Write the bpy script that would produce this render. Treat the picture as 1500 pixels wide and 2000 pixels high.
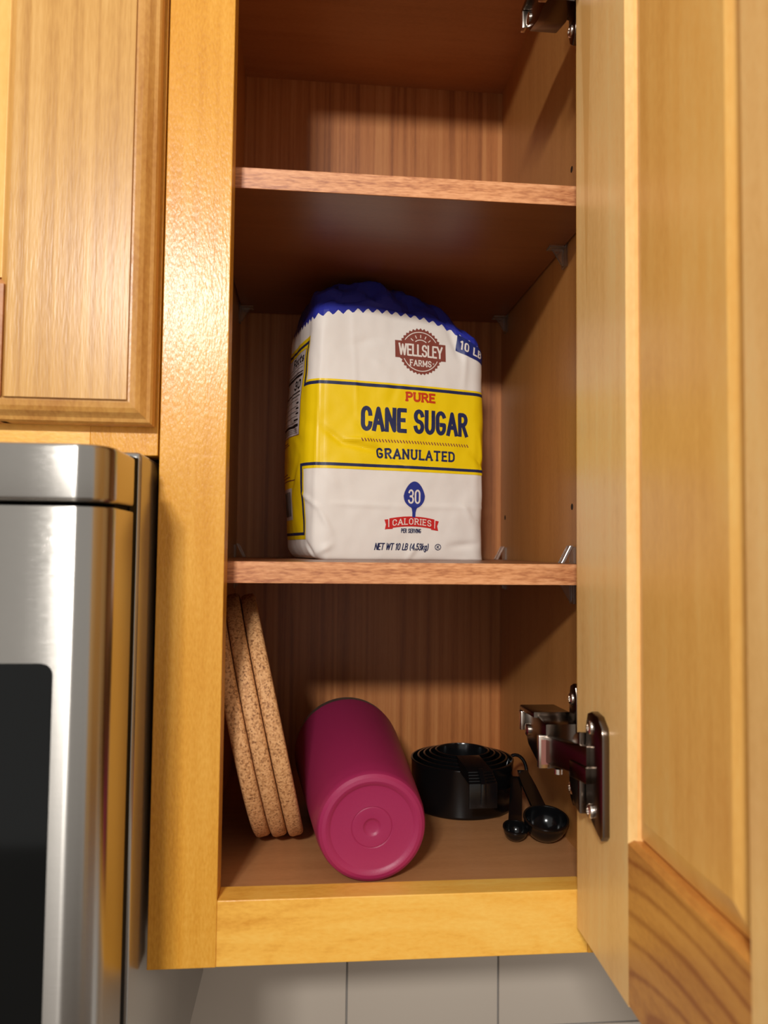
import bpy, bmesh, math, random
from mathutils import Vector, Matrix, noise
# ------------------------------------------------------------------ camera, world, lamps
MM = 0.001
scene = bpy.context.scene
for o in list(bpy.data.objects):
    bpy.data.objects.remove(o, do_unlink=True)
COL = scene.collection

cam_d = bpy.data.cameras.new('camera')
cam = bpy.data.objects.new('camera', cam_d)
COL.objects.link(cam)
scene.camera = cam
YAW, PITCH, ROLL = 0.0952, 0.0489, 0.0108
fw = Vector((math.sin(YAW)*math.cos(PITCH), math.cos(YAW)*math.cos(PITCH), math.sin(PITCH)))
rt = Vector((math.cos(YAW), -math.sin(YAW), 0))
up = rt.cross(fw)
rt2 = math.cos(ROLL)*rt + math.sin(ROLL)*up
up2 = -math.sin(ROLL)*rt + math.cos(ROLL)*up
mw = Matrix((rt2, up2, -fw)).transposed().to_4x4()
mw.translation = Vector((51.57, -482.48, 8.18))*MM
cam.matrix_world = mw
cam_d.sensor_fit = 'VERTICAL'
cam_d.sensor_height = 36.0
cam_d.sensor_width = 27.0
cam_d.lens = 1519.7/2000*36.0
cam_d.clip_start = 0.01
cam_d.dof.use_dof = True
cam_d.dof.focus_distance = 0.60
cam_d.dof.aperture_fstop = 8.0

world = bpy.data.worlds.new('room_light')
scene.world = world
world.use_nodes = True
bg = world.node_tree.nodes['Background']
bg.inputs[0].default_value = (1.0, 0.965, 0.915, 1)
bg.inputs[1].default_value = 0.54

def lamp(name, loc, watt, radius, col):
    d = bpy.data.lights.new(name, 'POINT')
    d.energy = watt
    d.shadow_soft_size = radius*MM
    d.color = col
    o = bpy.data.objects.new(name, d)
    COL.objects.link(o)
    o.location = Vector(loc)*MM
    return o
lamp('ceiling_bulb', (-355, -1510, 632), 36.0, 50, (1.0, 0.98, 0.945))
lamp('ceiling_bulb', (-255, -1510, 632), 36.0, 50, (1.0, 0.98, 0.945))

vs = scene.view_settings
vs.view_transform = 'Standard'
vs.look = 'None'
vs.gamma = 1.0
vs.use_curve_mapping = False
vs.exposure = 0.13

# ------------------------------------------------------------------ materials
def srgb(r, g, b):
    f = lambda c: (c/255/12.92) if c/255 <= 0.04045 else ((c/255+0.055)/1.055)**2.4
    return (f(r), f(g), f(b), 1)

def new_mat(name):
    m = bpy.data.materials.new(name)
    m.use_nodes = True
    nt = m.node_tree
    return m, nt, nt.nodes['Principled BSDF']

def N(nt, t, **kw):
    n = nt.nodes.new(t)
    for k, v in kw.items():
        setattr(n, k, v)
    return n

def plain(name, col, rough=0.5, metal=0.0, bump=0.0, bscale=400, trans=0.0, ior=1.45, coat=0.0, spec=0.5, vary=0.0):
    m, nt, p = new_mat(name)
    p.inputs['Base Color'].default_value = col
    p.inputs['Roughness'].default_value = rough
    p.inputs['Metallic'].default_value = metal
    p.inputs['Transmission Weight'].default_value = trans
    p.inputs['IOR'].default_value = ior
    p.inputs['Coat Weight'].default_value = coat
    p.inputs['Specular IOR Level'].default_value = spec
    tc = N(nt, 'ShaderNodeTexCoord')
    if vary > 0:
        n2 = N(nt, 'ShaderNodeTexNoise')
        n2.inputs['Scale'].default_value = bscale*0.2
        n2.inputs['Detail'].default_value = 4
        nt.links.new(tc.outputs['Object'], n2.inputs['Vector'])
        mx = N(nt, 'ShaderNodeMix', data_type='RGBA')
        mx.inputs[6].default_value = tuple(c*(1-vary) for c in col[:3])+(1,)
        mx.inputs[7].default_value = tuple(min(1, c*(1+vary)) for c in col[:3])+(1,)
        nt.links.new(n2.outputs['Fac'], mx.inputs[0])
        nt.links.new(mx.outputs[2], p.inputs['Base Color'])
    if bump > 0:
        n = N(nt, 'ShaderNodeTexNoise')
        n.inputs['Scale'].default_value = bscale
        n.inputs['Detail'].default_value = 3
        nt.links.new(tc.outputs['Object'], n.inputs['Vector'])
        b = N(nt, 'ShaderNodeBump')
        b.inputs['Strength'].default_value = bump
        b.inputs['Distance'].default_value = 0.0005
        nt.links.new(n.outputs['Fac'], b.inputs['Height'])
        nt.links.new(b.outputs['Normal'], p.inputs['Normal'])
    return m

def wood(name, light, mid, dark, axis='Z', fine=900, along=14, rough=0.32, bump=0.25, streak=0.5, fleck=0.5,
         blotch=0.4, rings=0.0, offset=(0, 0, 0), coat=0.0, spec=0.5, spindle=False):
    """maple / printed wood: long streaks along `axis`, short flecks, soft blotches, optional cathedral figure"""
    m, nt, p = new_mat(name)
    L = nt.links.new
    tc = N(nt, 'ShaderNodeTexCoord')
    def mapped(across, al):
        mp = N(nt, 'ShaderNodeMapping')
        s = [across]*3
        s['XYZ'.index(axis)] = al
        mp.inputs['Scale'].default_value = s
        mp.inputs['Location'].default_value = offset
        L(tc.outputs['Object'], mp.inputs['Vector'])
        return mp.outputs[0]
    def nz(vec, det=4, dist=0.0):
        n = N(nt, 'ShaderNodeTexNoise')
        n.inputs['Scale'].default_value = 1
        n.inputs['Detail'].default_value = det
        n.inputs['Distortion'].default_value = dist
        L(vec, n.inputs['Vector'])
        return n.outputs['Fac']
    a = nz(mapped(fine*0.22, along*0.25), 5, 0.3)
    f = nz(mapped(fine, along*9), 2)
    c = nz(mapped(22, 7), 4, 0.6)
    def math_(op, x, y):
        n = N(nt, 'ShaderNodeMath', operation=op)
        for i, v in enumerate((x, y)):
            if isinstance(v, (int, float)):
                n.inputs[i].default_value = v
            else:
                L(v, n.inputs[i])
        return n.outputs[0]
    cen = lambda v, k: math_('MULTIPLY', math_('SUBTRACT', v, 0.5), k)
    tot = math_('ADD', math_('ADD', cen(a, 2.2*streak), cen(f, 1.8*fleck)), math_('ADD', cen(c, 2.0*blotch), 0.5))
    if rings > 0:
        mp = N(nt, 'ShaderNodeMapping')
        mp.inputs['Scale'].default_value = (9.5, 0.0, 27.0)
        mp.inputs['Location'].default_value = offset
        L(tc.outputs['Object'], mp.inputs['Vector'])
        wv = N(nt, 'ShaderNodeTexWave', wave_type='RINGS', rings_direction='SPHERICAL')
        wv.inputs['Scale'].default_value = 1.0
        wv.inputs['Distortion'].default_value = 2.4
        wv.inputs['Detail'].default_value = 2
        wv.inputs['Detail Scale'].default_value = 0.9
        L(mp.outputs[0], wv.inputs['Vector'])
        tot = math_('SUBTRACT', tot, math_('MULTIPLY', math_('POWER', wv.outputs['Fac'], 6.0), rings))
    cr = N(nt, 'ShaderNodeValToRGB')
    e = cr.color_ramp.elements
    e[0].position, e[0].color = 0.12, dark
    e[1].position, e[1].color = 0.88, light
    k = cr.color_ramp.elements.new(0.5)
    k.color = mid
    if spindle:
        # long tapering mineral streak down the board
        sp_ = N(nt, 'ShaderNodeSeparateXYZ')
        L(tc.outputs['Object'], sp_.inputs[0])
        hw = math_('MULTIPLY', math_('SUBTRACT', sp_.outputs['Z'], 0.40), 0.045)
        dx = math_('ABSOLUTE', math_('ADD', sp_.outputs['X'], 0.020), 0)
        wob = math_('MULTIPLY', math_('SUBTRACT', c, 0.5), 0.004)
        dd = math_('SUBTRACT', math_('ADD', dx, wob), hw)
        edge = N(nt, 'ShaderNodeMapRange')
        edge.inputs[1].default_value, edge.inputs[2].default_value = 0.0, 0.0012
        edge.inputs[3].default_value, edge.inputs[4].default_value = 0.7, 0.0
        L(math_('ABSOLUTE', dd, 0), edge.inputs[0])
        ins = N(nt, 'ShaderNodeMapRange')
        ins.inputs[1].default_value, ins.inputs[2].default_value = -0.0015, 0.0
        ins.inputs[3].default_value, ins.inputs[4].default_value = 0.45, 0.0
        L(dd, ins.inputs[0])
        tot = math_('SUBTRACT', tot, math_('ADD', edge.outputs[0], ins.outputs[0]))
    L(tot, cr.inputs[0])
    L(cr.outputs[0], p.inputs['Base Color'])
    p.inputs['Roughness'].default_value = rough
    p.inputs['Coat Weight'].default_value = coat
    p.inputs['Coat Roughness'].default_value = 0.25
    p.inputs['Specular IOR Level'].default_value = spec
    b = N(nt, 'ShaderNodeBump')
    b.inputs['Strength'].default_value = bump
    b.inputs['Distance'].default_value = 0.0004
    L(math_('ADD', f, math_('MULTIPLY', a, 0.6)), b.inputs['Height'])
    L(b.outputs['Normal'], p.inputs['Normal'])
    return m

MAP_L, MAP_M, MAP_D = srgb(236, 176, 76), srgb(223, 158, 56), srgb(202, 134, 40)
M = {}
M['maple_v'] = wood('maple_vertical', MAP_L, MAP_M, MAP_D, 'Z', fine=800, along=28, fleck=0.4, streak=0.25, blotch=0.45, bump=0.5, rough=0.26, spec=0.38)
M['maple_h'] = wood('maple_horizontal', srgb(254, 202, 98), srgb(248, 186, 78), srgb(226, 156, 54), 'X', fine=500, along=25, fleck=0.3, streak=0.4, blotch=0.6, rings=0.10)
M['maple_stripe'] = wood('maple_straight_grain', srgb(222, 174, 104), srgb(208, 157, 86), srgb(186, 134, 68), 'Z', fine=900, along=9, fleck=0.35, streak=0.75, blotch=0.3, rough=0.30, spec=0.28)
M['maple_edge'] = wood('maple_edge_moulding', srgb(220, 168, 92), srgb(204, 148, 74), srgb(176, 116, 52), 'Z', fine=500, along=30, fleck=0.3, streak=0.4, blotch=0.5)
M['maple_panel'] = wood('maple_door_panel', srgb(252, 204, 120), srgb(246, 188, 100), srgb(228, 164, 78), 'Z', fine=420, along=18, fleck=0.2, streak=0.3, blotch=0.5)
M['maple_sheen'] = wood('maple_sheen_stile', srgb(255, 218, 148), srgb(253, 204, 130), srgb(236, 182, 106), 'Z', fine=420, along=18, fleck=0.25, streak=0.4, blotch=0.4, spindle=True)  # open door's stile: its sheen is put into a lighter base colour
M['maple_rail'] = wood('maple_figured_rail', srgb(230, 168, 88), srgb(214, 148, 70), srgb(172, 104, 46), 'X', fine=420, along=18, fleck=0.2, streak=0.3, blotch=0.4, rings=0.34, offset=(1.50, 0.0, -0.05))
M['red_rail'] = wood('maple_reddish_rail', srgb(206, 146, 92), srgb(190, 126, 76), srgb(164, 98, 56), 'X', fine=420, along=18, fleck=0.2, streak=0.5, blotch=0.4)
M['melamine'] = wood('brown_melamine', srgb(196, 136, 76), srgb(186, 126, 66), srgb(168, 108, 52), 'Z', fine=500, along=30, fleck=0.25, streak=0.3, blotch=0.2, rough=0.34, bump=0.05)
M['melamine_y'] = wood('brown_melamine_board', srgb(200, 142, 94), srgb(190, 132, 84), srgb(172, 116, 72), 'X', fine=500, along=30, fleck=0.25, streak=0.3, blotch=0.2, rough=0.34, bump=0.05)
M['back'] = wood('cherry_print_back_panel', srgb(198, 132, 74), srgb(180, 111, 56), srgb(144, 82, 36), 'Z', fine=800, along=10, fleck=0.15, streak=0.75, blotch=0.2, rough=0.45, bump=0.03)
M['band'] = wood('oak_print_edge_band', srgb(226, 162, 112), srgb(206, 140, 90), srgb(166, 100, 60), 'X', fine=900, along=18, fleck=0.8, streak=0.5, blotch=0.3, rough=0.4, bump=0.1)
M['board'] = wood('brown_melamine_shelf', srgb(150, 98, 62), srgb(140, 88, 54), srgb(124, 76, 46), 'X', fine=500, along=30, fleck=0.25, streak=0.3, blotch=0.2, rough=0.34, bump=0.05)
M['paper'] = plain('white_kraft_paper', srgb(240, 234, 226), 0.55, bump=0.15, bscale=220, vary=0.03)
M['blue_paper'] = plain('blue_glossy_paper', srgb(46, 54, 160), 0.33)
M['yellow'] = plain('yellow_ink', srgb(250, 214, 10), 0.42, bump=0.1, bscale=220)
M['navy'] = plain('navy_ink', srgb(34, 42, 84), 0.45)
M['blue'] = plain('blue_ink', srgb(42, 56, 140), 0.45)
M['flag'] = plain('dark_blue_ink', srgb(32, 44, 116), 0.45)
M['red'] = plain('red_ink', srgb(206, 40, 38), 0.45)
M['orange_red'] = plain('orange_red_ink', srgb(206, 66, 24), 0.45)
M['brown'] = plain('brown_ink', srgb(138, 70, 58), 0.45)
M['white_ink'] = plain('white_ink', srgb(238, 228, 218), 0.5)
M['black_ink'] = plain('black_ink', srgb(22, 22, 26), 0.5)
M['grey_ink'] = plain('grey_ink', srgb(110, 104, 100), 0.5)
M['panel_ink'] = plain('label_white', srgb(206, 198, 196), 0.5)
M['magenta'] = plain('magenta_powder_coat', srgb(158, 40, 84), 0.42, bump=0.12, bscale=900)
M['steel'] = plain('polished_steel', srgb(200, 196, 190), 0.4, metal=1.0)
M['black'] = plain('black_gloss_plastic', srgb(13, 13, 14), 0.16)
M['case_black'] = plain('black_trim_plastic', srgb(7, 7, 8), 0.75, spec=0.15)
M['glass'] = plain('black_oven_glass', srgb(17, 18, 18), 0.06, spec=0.3)
M['case'] = plain('grey_painted_steel', srgb(176, 172, 166), 0.24, metal=0.85)
M['nickel'] = plain('dark_nickel', srgb(112, 100, 90), 0.22, metal=1.0, bump=0.06, bscale=300)
M['nickel_bright'] = plain('bright_nickel', srgb(226, 214, 202), 0.25, metal=1.0)
M['hinge_mark'] = plain('stamped_red_mark', srgb(176, 120, 108), 0.4, metal=0.5)
M['clear'] = plain('clear_plastic', srgb(240, 238, 234), 0.08, trans=0.9, ior=1.45)
M['tile'] = plain('white_glazed_tile', srgb(196, 183, 168), 0.12, bump=0.05, bscale=30)
M['grout'] = plain('grey_grout', srgb(140, 134, 128), 0.8)
M['hole'] = plain('dark_peg_hole', srgb(40, 24, 14), 0.8)

def brushed(name):
    m, nt, p = new_mat(name)
    L = nt.links.new
    p.inputs['Metallic'].default_value = 1.0
    p.inputs['Base Color'].default_value = srgb(176, 171, 164)
    p.inputs['Roughness'].default_value = 0.27
    p.inputs['Roughness'].default_value = 0.24
    p.inputs['Anisotropic'].default_value = 1.0
    p.inputs['Anisotropic Rotation'].default_value = 0.25
    ge = N(nt, 'ShaderNodeNewGeometry')
    cx = N(nt, 'ShaderNodeVectorMath', operation='CROSS_PRODUCT')
    cx.inputs[1].default_value = (0, 0, 1)
    L(ge.outputs['Normal'], cx.inputs[0])
    L(cx.outputs[0], p.inputs['Tangent'])
    tc = N(nt, 'ShaderNodeTexCoord')
    mp = N(nt, 'ShaderNodeMapping')
    mp.inputs['Scale'].default_value = (25, 25, 2600)
    n = N(nt, 'ShaderNodeTexNoise')
    n.inputs['Scale'].default_value = 1
    n.inputs['Detail'].default_value = 3
    L(tc.outputs['Object'], mp.inputs['Vector'])
    L(mp.outputs[0], n.inputs['Vector'])
    b = N(nt, 'ShaderNodeBump')
    b.inputs['Strength'].default_value = 0.16
    b.inputs['Distance'].default_value = 0.0003
    L(n.outputs['Fac'], b.inputs['Height'])
    L(b.outputs['Normal'], p.inputs['Normal'])
    return m
M['stainless'] = brushed('brushed_stainless')

def cork_mat():
    m, nt, p = new_mat('cork')
    L = nt.links.new
    tc = N(nt, 'ShaderNodeTexCoord')
    v = N(nt, 'ShaderNodeTexVoronoi')
    v.inputs['Scale'].default_value = 950
    n = N(nt, 'ShaderNodeTexNoise')
    n.inputs['Scale'].default_value = 520
    n.inputs['Detail'].default_value = 5
    for t in (v, n):
        L(tc.outputs['Object'], t.inputs['Vector'])
    sep = N(nt, 'ShaderNodeSeparateColor')
    L(v.outputs['Color'], sep.inputs[0])
    ad = N(nt, 'ShaderNodeMath', operation='ADD')
    L(sep.outputs[0], ad.inputs[0])
    L(n.outputs['Fac'], ad.inputs[1])
    cr = N(nt, 'ShaderNodeValToRGB')
    e = cr.color_ramp.elements
    e[0].position, e[0].color = 0.30, srgb(128, 82, 46)
    e[1].position, e[1].color = 1.0, srgb(222, 170, 116)
    k = e.new(0.60)
    k.color = srgb(196, 142, 90)
    h = N(nt, 'ShaderNodeMath', operation='MULTIPLY')
    h.inputs[1].default_value = 0.75
    L(ad.outputs[0], h.inputs[0])
    L(h.outputs[0], cr.inputs[0])
    L(cr.outputs[0], p.inputs['Base Color'])
    p.inputs['Roughness'].default_value = 0.7
    b = N(nt, 'ShaderNodeBump')
    b.inputs['Strength'].default_value = 0.5
    b.inputs['Distance'].default_value = 0.0006
    L(ad.outputs[0], b.inputs['Height'])
    L(b.outputs['Normal'], p.inputs['Normal'])
    return m
M['cork'] = cork_mat()

# ------------------------------------------------------------------ mesh helpers (millimetres in, metres out)
class MB:
    def __init__(self):
        self.v, self.f = [], []
    def add(self, vs_, fs):
        k = len(self.v)
        self.v += [tuple(x) for x in vs_]
        self.f += [tuple(i+k for i in q) for q in fs]
        return self
    def box(self, x0, x1, y0, y1, z0, z1, bev=0.0, seg=2):
        bm = bmesh.new()
        bmesh.ops.create_cube(bm, size=1)
        for v in bm.verts:
            v.co = Vector((x0+(v.co.x+.5)*(x1-x0), y0+(v.co.y+.5)*(y1-y0), z0+(v.co.z+.5)*(z1-z0)))
        if bev > 0:
            bmesh.ops.bevel(bm, geom=bm.edges[:], offset=bev, segments=seg, affect='EDGES', profile=0.5)
        return self.from_bm(bm)
    def from_bm(self, bm):
        bm.verts.index_update()
        self.add([v.co[:] for v in bm.verts], [[v.index for v in f.verts] for f in bm.faces])
        bm.free()
        return self
    def prism(self, pts, axis, a, b, bev=0.0, seg=2):
        """polygon pts (2D) extruded along axis from a to b"""
        def P(p, t):
            return {'X': (t, p[0], p[1]), 'Y': (p[0], t, p[1]), 'Z': (p[0], p[1], t)}[axis]
        bm = bmesh.new()
        A = [bm.verts.new(P(p, a)) for p in pts]
        B = [bm.verts.new(P(p, b)) for p in pts]
        n = len(pts)
        bm.faces.new(A)
        bm.faces.new(B[::-1])
        for i in range(n):
            bm.faces.new((A[i], B[i], B[(i+1) % n], A[(i+1) % n]))
        bmesh.ops.recalc_face_normals(bm, faces=bm.faces[:])
        if bev > 0:
            es = [e for e in bm.edges if (e.verts[0] in A) == (e.verts[1] in A)]
            bmesh.ops.bevel(bm, geom=es, offset=bev, segments=seg, affect='EDGES', profile=0.5)
        return self.from_bm(bm)
    def lathe(self, prof, n=48, mat=None, close=True):
        """profile (r, h) turned about local Z; mat places it"""
        k = len(self.v)
        mat = mat or Matrix()
        rings = []
        for r, h in prof:
            if r < 1e-6:
                self.v.append(tuple(mat @ Vector((0, 0, h))))
                rings.append([len(self.v)-1])
            else:
                ids = []
                for i in range(n):
                    t = 2*math.pi*i/n
                    self.v.append(tuple(mat @ Vector((r*math.cos(t), r*math.sin(t), h))))
                    ids.append(len(self.v)-1)
                rings.append(ids)
        for A, B in zip(rings, rings[1:]):
            for i in range(n):
                j = (i+1) % n
                if len(A) == 1 and len(B) == 1:
                    continue
                if len(A) == 1:
                    self.f.append((A[0], B[i], B[j]))
                elif len(B) == 1:
                    self.f.append((A[i], B[0], A[j]))
                else:
                    self.f.append((A[i], B[i], B[j], A[j]))
        return self
    def tube(self, pts, r, n=10, cap=True):
        pts = [Vector(p) for p in pts]
        rr = r if isinstance(r, (list, tuple)) else [r]*len(pts)
        rings = []
        prev = None
        for i, p in enumerate(pts):
            d = (pts[min(i+1, len(pts)-1)]-pts[max(i-1, 0)]).normalized()
            if prev is None:
                u = d.orthogonal().normalized()
            else:
                u = (prev-d*prev.dot(d)).normalized()
            prev = u
            w = d.cross(u)
            ids = []
            for k in range(n):
                t = 2*math.pi*k/n
                self.v.append(tuple(p+(u*math.cos(t)+w*math.sin(t))*rr[i]))
                ids.append(len(self.v)-1)
            rings.append(ids)
        for A, B in zip(rings, rings[1:]):
            for i in range(n):
                j = (i+1) % n
                self.f.append((A[i], A[j], B[j], B[i]))
        if cap:
            self.f.append(tuple(rings[0][::-1]))
            self.f.append(tuple(rings[-1]))
        return self
    def build(self, name, mat, parent=None, smooth=False, auto=None, fixn=True):
        me = bpy.data.meshes.new(name)
        me.from_pydata([(x*MM, y*MM, z*MM) for x, y, z in self.v], [], self.f)
        if fixn:
            bm = bmesh.new()
            bm.from_mesh(me)
            bmesh.ops.recalc_face_normals(bm, faces=bm.faces[:])
            bm.to_mesh(me)
            bm.free()
        me.materials.append(mat)
        if smooth or auto:
            me.shade_smooth()
            if auto:
                me.set_sharp_from_angle(angle=math.radians(auto))
        o = bpy.data.objects.new(name, me)
        COL.objects.link(o)
        if parent:
            o.parent = parent
        return o

def tag(o, label, cat, group=None):
    o['label'] = label
    o['category'] = cat
    if group:
        o['group'] = group
    return o

def empty(name, loc=(0, 0, 0), parent=None):
    o = bpy.data.objects.new(name, None)
    COL.objects.link(o)
    o.location = Vector(loc)*MM
    o.empty_display_size = 0.02
    if parent:
        o.parent = parent
    return o

def copy_tree(o, parent=None):
    c = o.copy()
    COL.objects.link(c)
    c.parent = parent
    for ch in list(o.children):
        copy_tree(ch, c)
    return c

# ------------------------------------------------------------------ dimensions
SW = 40.15            # face frame stile width
OPEN_R = 228.0        # opening right edge
ZB, ZR = -241.0, -202.2   # bottom rail
ZF = -205.9           # cabinet floor
XL, XR = -20.3, 246.6     # side panel inner faces
YB = 300.0            # back panel
ZT = 489.6
T = 13.9              # shelf thickness
ZS = 258.5            # upper shelf top
FT = 20.0             # face frame thickness

# ------------------------------------------------------------------ back wall with tiles
wb = MB().box(-900, 620, 309.5, 330, -800, 760).build('wall_back', M['grout'])
wb['kind'] = 'structure'
P6 = 152.4
tile_me = None
for cx in range(-3, 4):
    for rz in range(-2, 2):
        x0 = 95.2+cx*P6
        z0 = -469.6+rz*P6
        if tile_me is None:
            t = MB().box(0.9, P6-0.9, -1.8, 1, 0.9, P6-0.9, 0.7).build('tile', M['tile'], wb, auto=40)
            tile_me = t.data
        else:
            t = bpy.data.objects.new('tile', tile_me)
            COL.objects.link(t)
            t.parent = wb
        t.location = Vector((x0, 309.5, z0))*MM

# unseen room floor below the frame, added to block world light from underneath
fl_ = MB().box(-3200, 3200, -4200, 309, -1640, -1620).build('floor', plain('dark_floor_vinyl', srgb(92, 74, 58), 0.5))
fl_['kind'] = 'structure'

# ------------------------------------------------------------------ the open wall cabinet
cab = empty('wall_cabinet', (OPEN_R/2, 150, ZB))
tag(cab, 'tall narrow maple wall cabinet with its door swung open, above the tiles', 'cabinet')
cab_off = -Vector((OPEN_R/2, 150, ZB))
def part(mb, name, mat, auto=None):
    mb.v = [tuple(Vector(v)+cab_off) for v in mb.v]
    return mb.build(name, mat, cab, auto=auto)
part(MB().box(-SW, 0, 0, FT, ZB, 521, 0.5), 'stile', M['maple_v'])
part(MB().box(OPEN_R, OPEN_R+SW, 0, FT, ZB, 521, 0.5), 'stile', M['maple_v'])
part(MB().box(0.05, OPEN_R-0.05, 0.1, FT, ZB+0.2, ZR, 0.5), 'rail', M['maple_h'])
part(MB().box(0.05, OPEN_R-0.05, 0.1, FT, 482, 521, 0.5), 'rail', M['maple_h'])
part(MB().box(XL-12, XL, FT, 304, ZB+4, 521), 'side_panel', M['melamine'])
part(MB().box(XR, XR+12, FT, 304, ZB+4, 521), 'side_panel', M['melamine'])
part(MB().box(XL, XR, YB, 304, ZB+4, 521), 'back_panel', M['back'])
part(MB().box(XL, XR, FT, YB, ZF-12, ZF), 'bottom_panel', M['melamine_y'])
part(MB().box(XL, XR, FT, YB, ZT, ZT+12), 'top_panel', M['melamine_y'])
# line of peg holes on the right side panel
for yy in (82, 282):
    for zz in (42, 300):
        m4 = Matrix.Translation((XR-0.02, yy, zz)) @ Matrix.Rotation(-math.pi/2, 4, 'Y')
        part(MB().lathe([(2.4, 0.0), (2.4, 0.12), (0, 0.12)], 16, m4), 'peg_hole', M['hole'])

# clear shelf clips (peg plate on the side, ledge under the board, two spring wings above)
clip_parts = None
def clip(y, z, side):
    """z = underside of the board; side +1: on the right panel"""
    global clip_parts
    e = empty('shelf_clip', Vector((XR if side > 0 else XL, y, z))+cab_off, cab)
    if side < 0:
        e.rotation_euler = (0, 0, math.pi)
    if clip_parts is None:
        a = MB().box(-2.0, 0.3, -5, 5, -16, T+12, 0.5).build('back_plate', M['clear'], e)
        b = MB().box(-14, -1.5, -5, 5, -1.6, -0.05, 0.4)
        b.build('ledge', M['clear'], e)
        g = MB().prism([(-1.6, -1.5), (-11, -1.5), (-3.5, -14), (-1.6, -14.5)], 'Y', -0.9, 0.9)
        g.build('gusset', M['clear'], e)
        w = MB().prism([(-1.8, T+13), (-4.2, T+13), (-11.0, T+0.05), (-8.5, T+0.05)], 'Y', -4, 4, 0.3)
        w.build('wing', M['clear'], e)
        clip_parts = list(e.children)
    else:
        for c in clip_parts:
            o = c.copy()
            COL.objects.link(o)
            o.parent = e
    return e
for (y, z, s) in ((78, -T, 1), (280, -T, 1), (280, -T, -1), (96, ZS-T, 1), (278, ZS-T, 1), (278, ZS-T, -1)):
    clip(y, z, s)

# ------------------------------------------------------------------ raised panel doors
def door(parent, name, loc, W, H, rot=0.0, stile_mat='maple_stripe', rail_mat='maple_rail', in_w=83.0, in_h=80.5, glossy_side=-1):
    """hinge edge at x=0, width runs to -W, back face y=0, front face y=-20, z from 0 to H"""
    d = empty(name, loc, parent)
    d.rotation_euler = (0, 0, rot)
    E, TH = 13.0, 20.0
    # stiles run the full height; the front half stops at the edge moulding
    b, YM = 3.6, -9.4
    for x0, x1 in ((-in_w, 0), (-W, -W+in_w)):
        mb = MB()
        if x1 == 0:
            mb.prism([(-0.9, 0), (x0, 0), (x0-b, -b), (x0-b, YM), (0, YM), (0, -0.9)], 'Z', 0, H)
            mb.prism([(-E, YM+0.3), (x0-b, YM+0.3), (x0-b, -14), (x0-b+4, -18), (x0+2, -TH), (-E, -TH)], 'Z', E, H-E)
        else:
            mb.prism([(-W+0.9, 0), (-W, -0.9), (-W, YM), (x1+b, YM), (x1+b, -b), (x1, 0)], 'Z', 0, H)
            mb.prism([(-W+E, YM+0.3), (-W+E, -TH), (x1-2, -TH), (x1+b-4, -18), (x1+b, -14), (x1+b, YM+0.3)], 'Z', E, H-E)
        mb.build('stile', M[stile_mat], d)
    br = 2.4
    for z0, z1, top in ((0, in_h, 0), (H-in_h, H, 1)):
        mb = MB()
        if top == 0:
            mb.prism([(0, 0.9), (0, z1), (-br, z1+br), (YM, z1+br), (YM, 0), (-0.9, 0)], 'X', -W+in_w+0.15, -in_w-0.15)
            mb.prism([(YM+0.3, E), (YM+0.3, z1+br), (-14, z1+br), (-18, z1+br-4), (-TH, z1-2), (-TH, E)], 'X', -W+in_w+0.15, -in_w-0.15)
        else:
            mb.prism([(0, H-0.9), (0, z0), (-br, z0-br), (YM, z0-br), (YM, H), (-0.9, H)], 'X', -W+in_w+0.15, -in_w-0.15)
            mb.prism([(YM+0.3, H-E), (YM+0.3, z0-br), (-14, z0-br), (-18, z0-br+4), (-TH, z0+2), (-TH, H-E)], 'X', -W+in_w+0.15, -in_w-0.15)
        mb.build('rail', M[rail_mat], d)
    # raised panel
    x0, x1, z0, z1 = -W+in_w+2, -in_w-2, in_h+2, H-in_h-2
    def ring(i, y):
        return [(x0+i, y, z0+i), (x1-i, y, z0+i), (x1-i, y, z1-i), (x0+i, y, z1-i)]
    lv = [(2, -5.6), (2.5, -5.4), (13.5, -2.0), (14.0, -1.9)]
    lf = [(2, -13), (2.5, -13), (14, -17), (14.4, -17)]
    mb = MB()
    for r_ in (lv, lf):
        k = len(mb.v)
        for i, y in r_:
            mb.v += ring(i, y)
        for j in range(len(r_)-1):
            for q in range(4):
                a, b = k+4*j+q, k+4*j+(q+1) % 4
                mb.f.append((a, b, b+4, a+4))
        n = k+4*(len(r_)-1)
        mb.f.append((n, n+1, n+2, n+3))
    for q in range(4):
        mb.f.append((q, (q+1) % 4, 16+(q+1) % 4, 16+q))
    mb.build('raised_panel', M['maple_panel'], d)
    # outer edge with cove moulding on the front, eased on the back
    prof = [(E, -9.6), (0.3, -9.4), (0, -9.5), (1.0, -11.5), (3.0, -12.3), (4.2, -13.6), (6.0, -15.8), (8.5, -17.2), (11.5, -17.9), (12.6, -18.0), (E, -18.2)]
    mb = MB()
    for i, y in prof:
        mb.v += [(-W+i, y, i), (-i, y, i), (-i, y, H-i), (-W+i, y, H-i)]
    for j in range(len(prof)-1):
        for q in range(4):
            a, b = 4*j+q, 4*j+(q+1) % 4
            mb.f.append((a, b, b+4, a+4))
    mb.build('edge_moulding', M['maple_edge'], d)
    return d
ob = door(cab, 'door', Vector((217.6, -10, -220))+cab_off, 283, 720, math.radians(88.3), 'maple_sheen', 'maple_rail', 83, 80.5)

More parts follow.
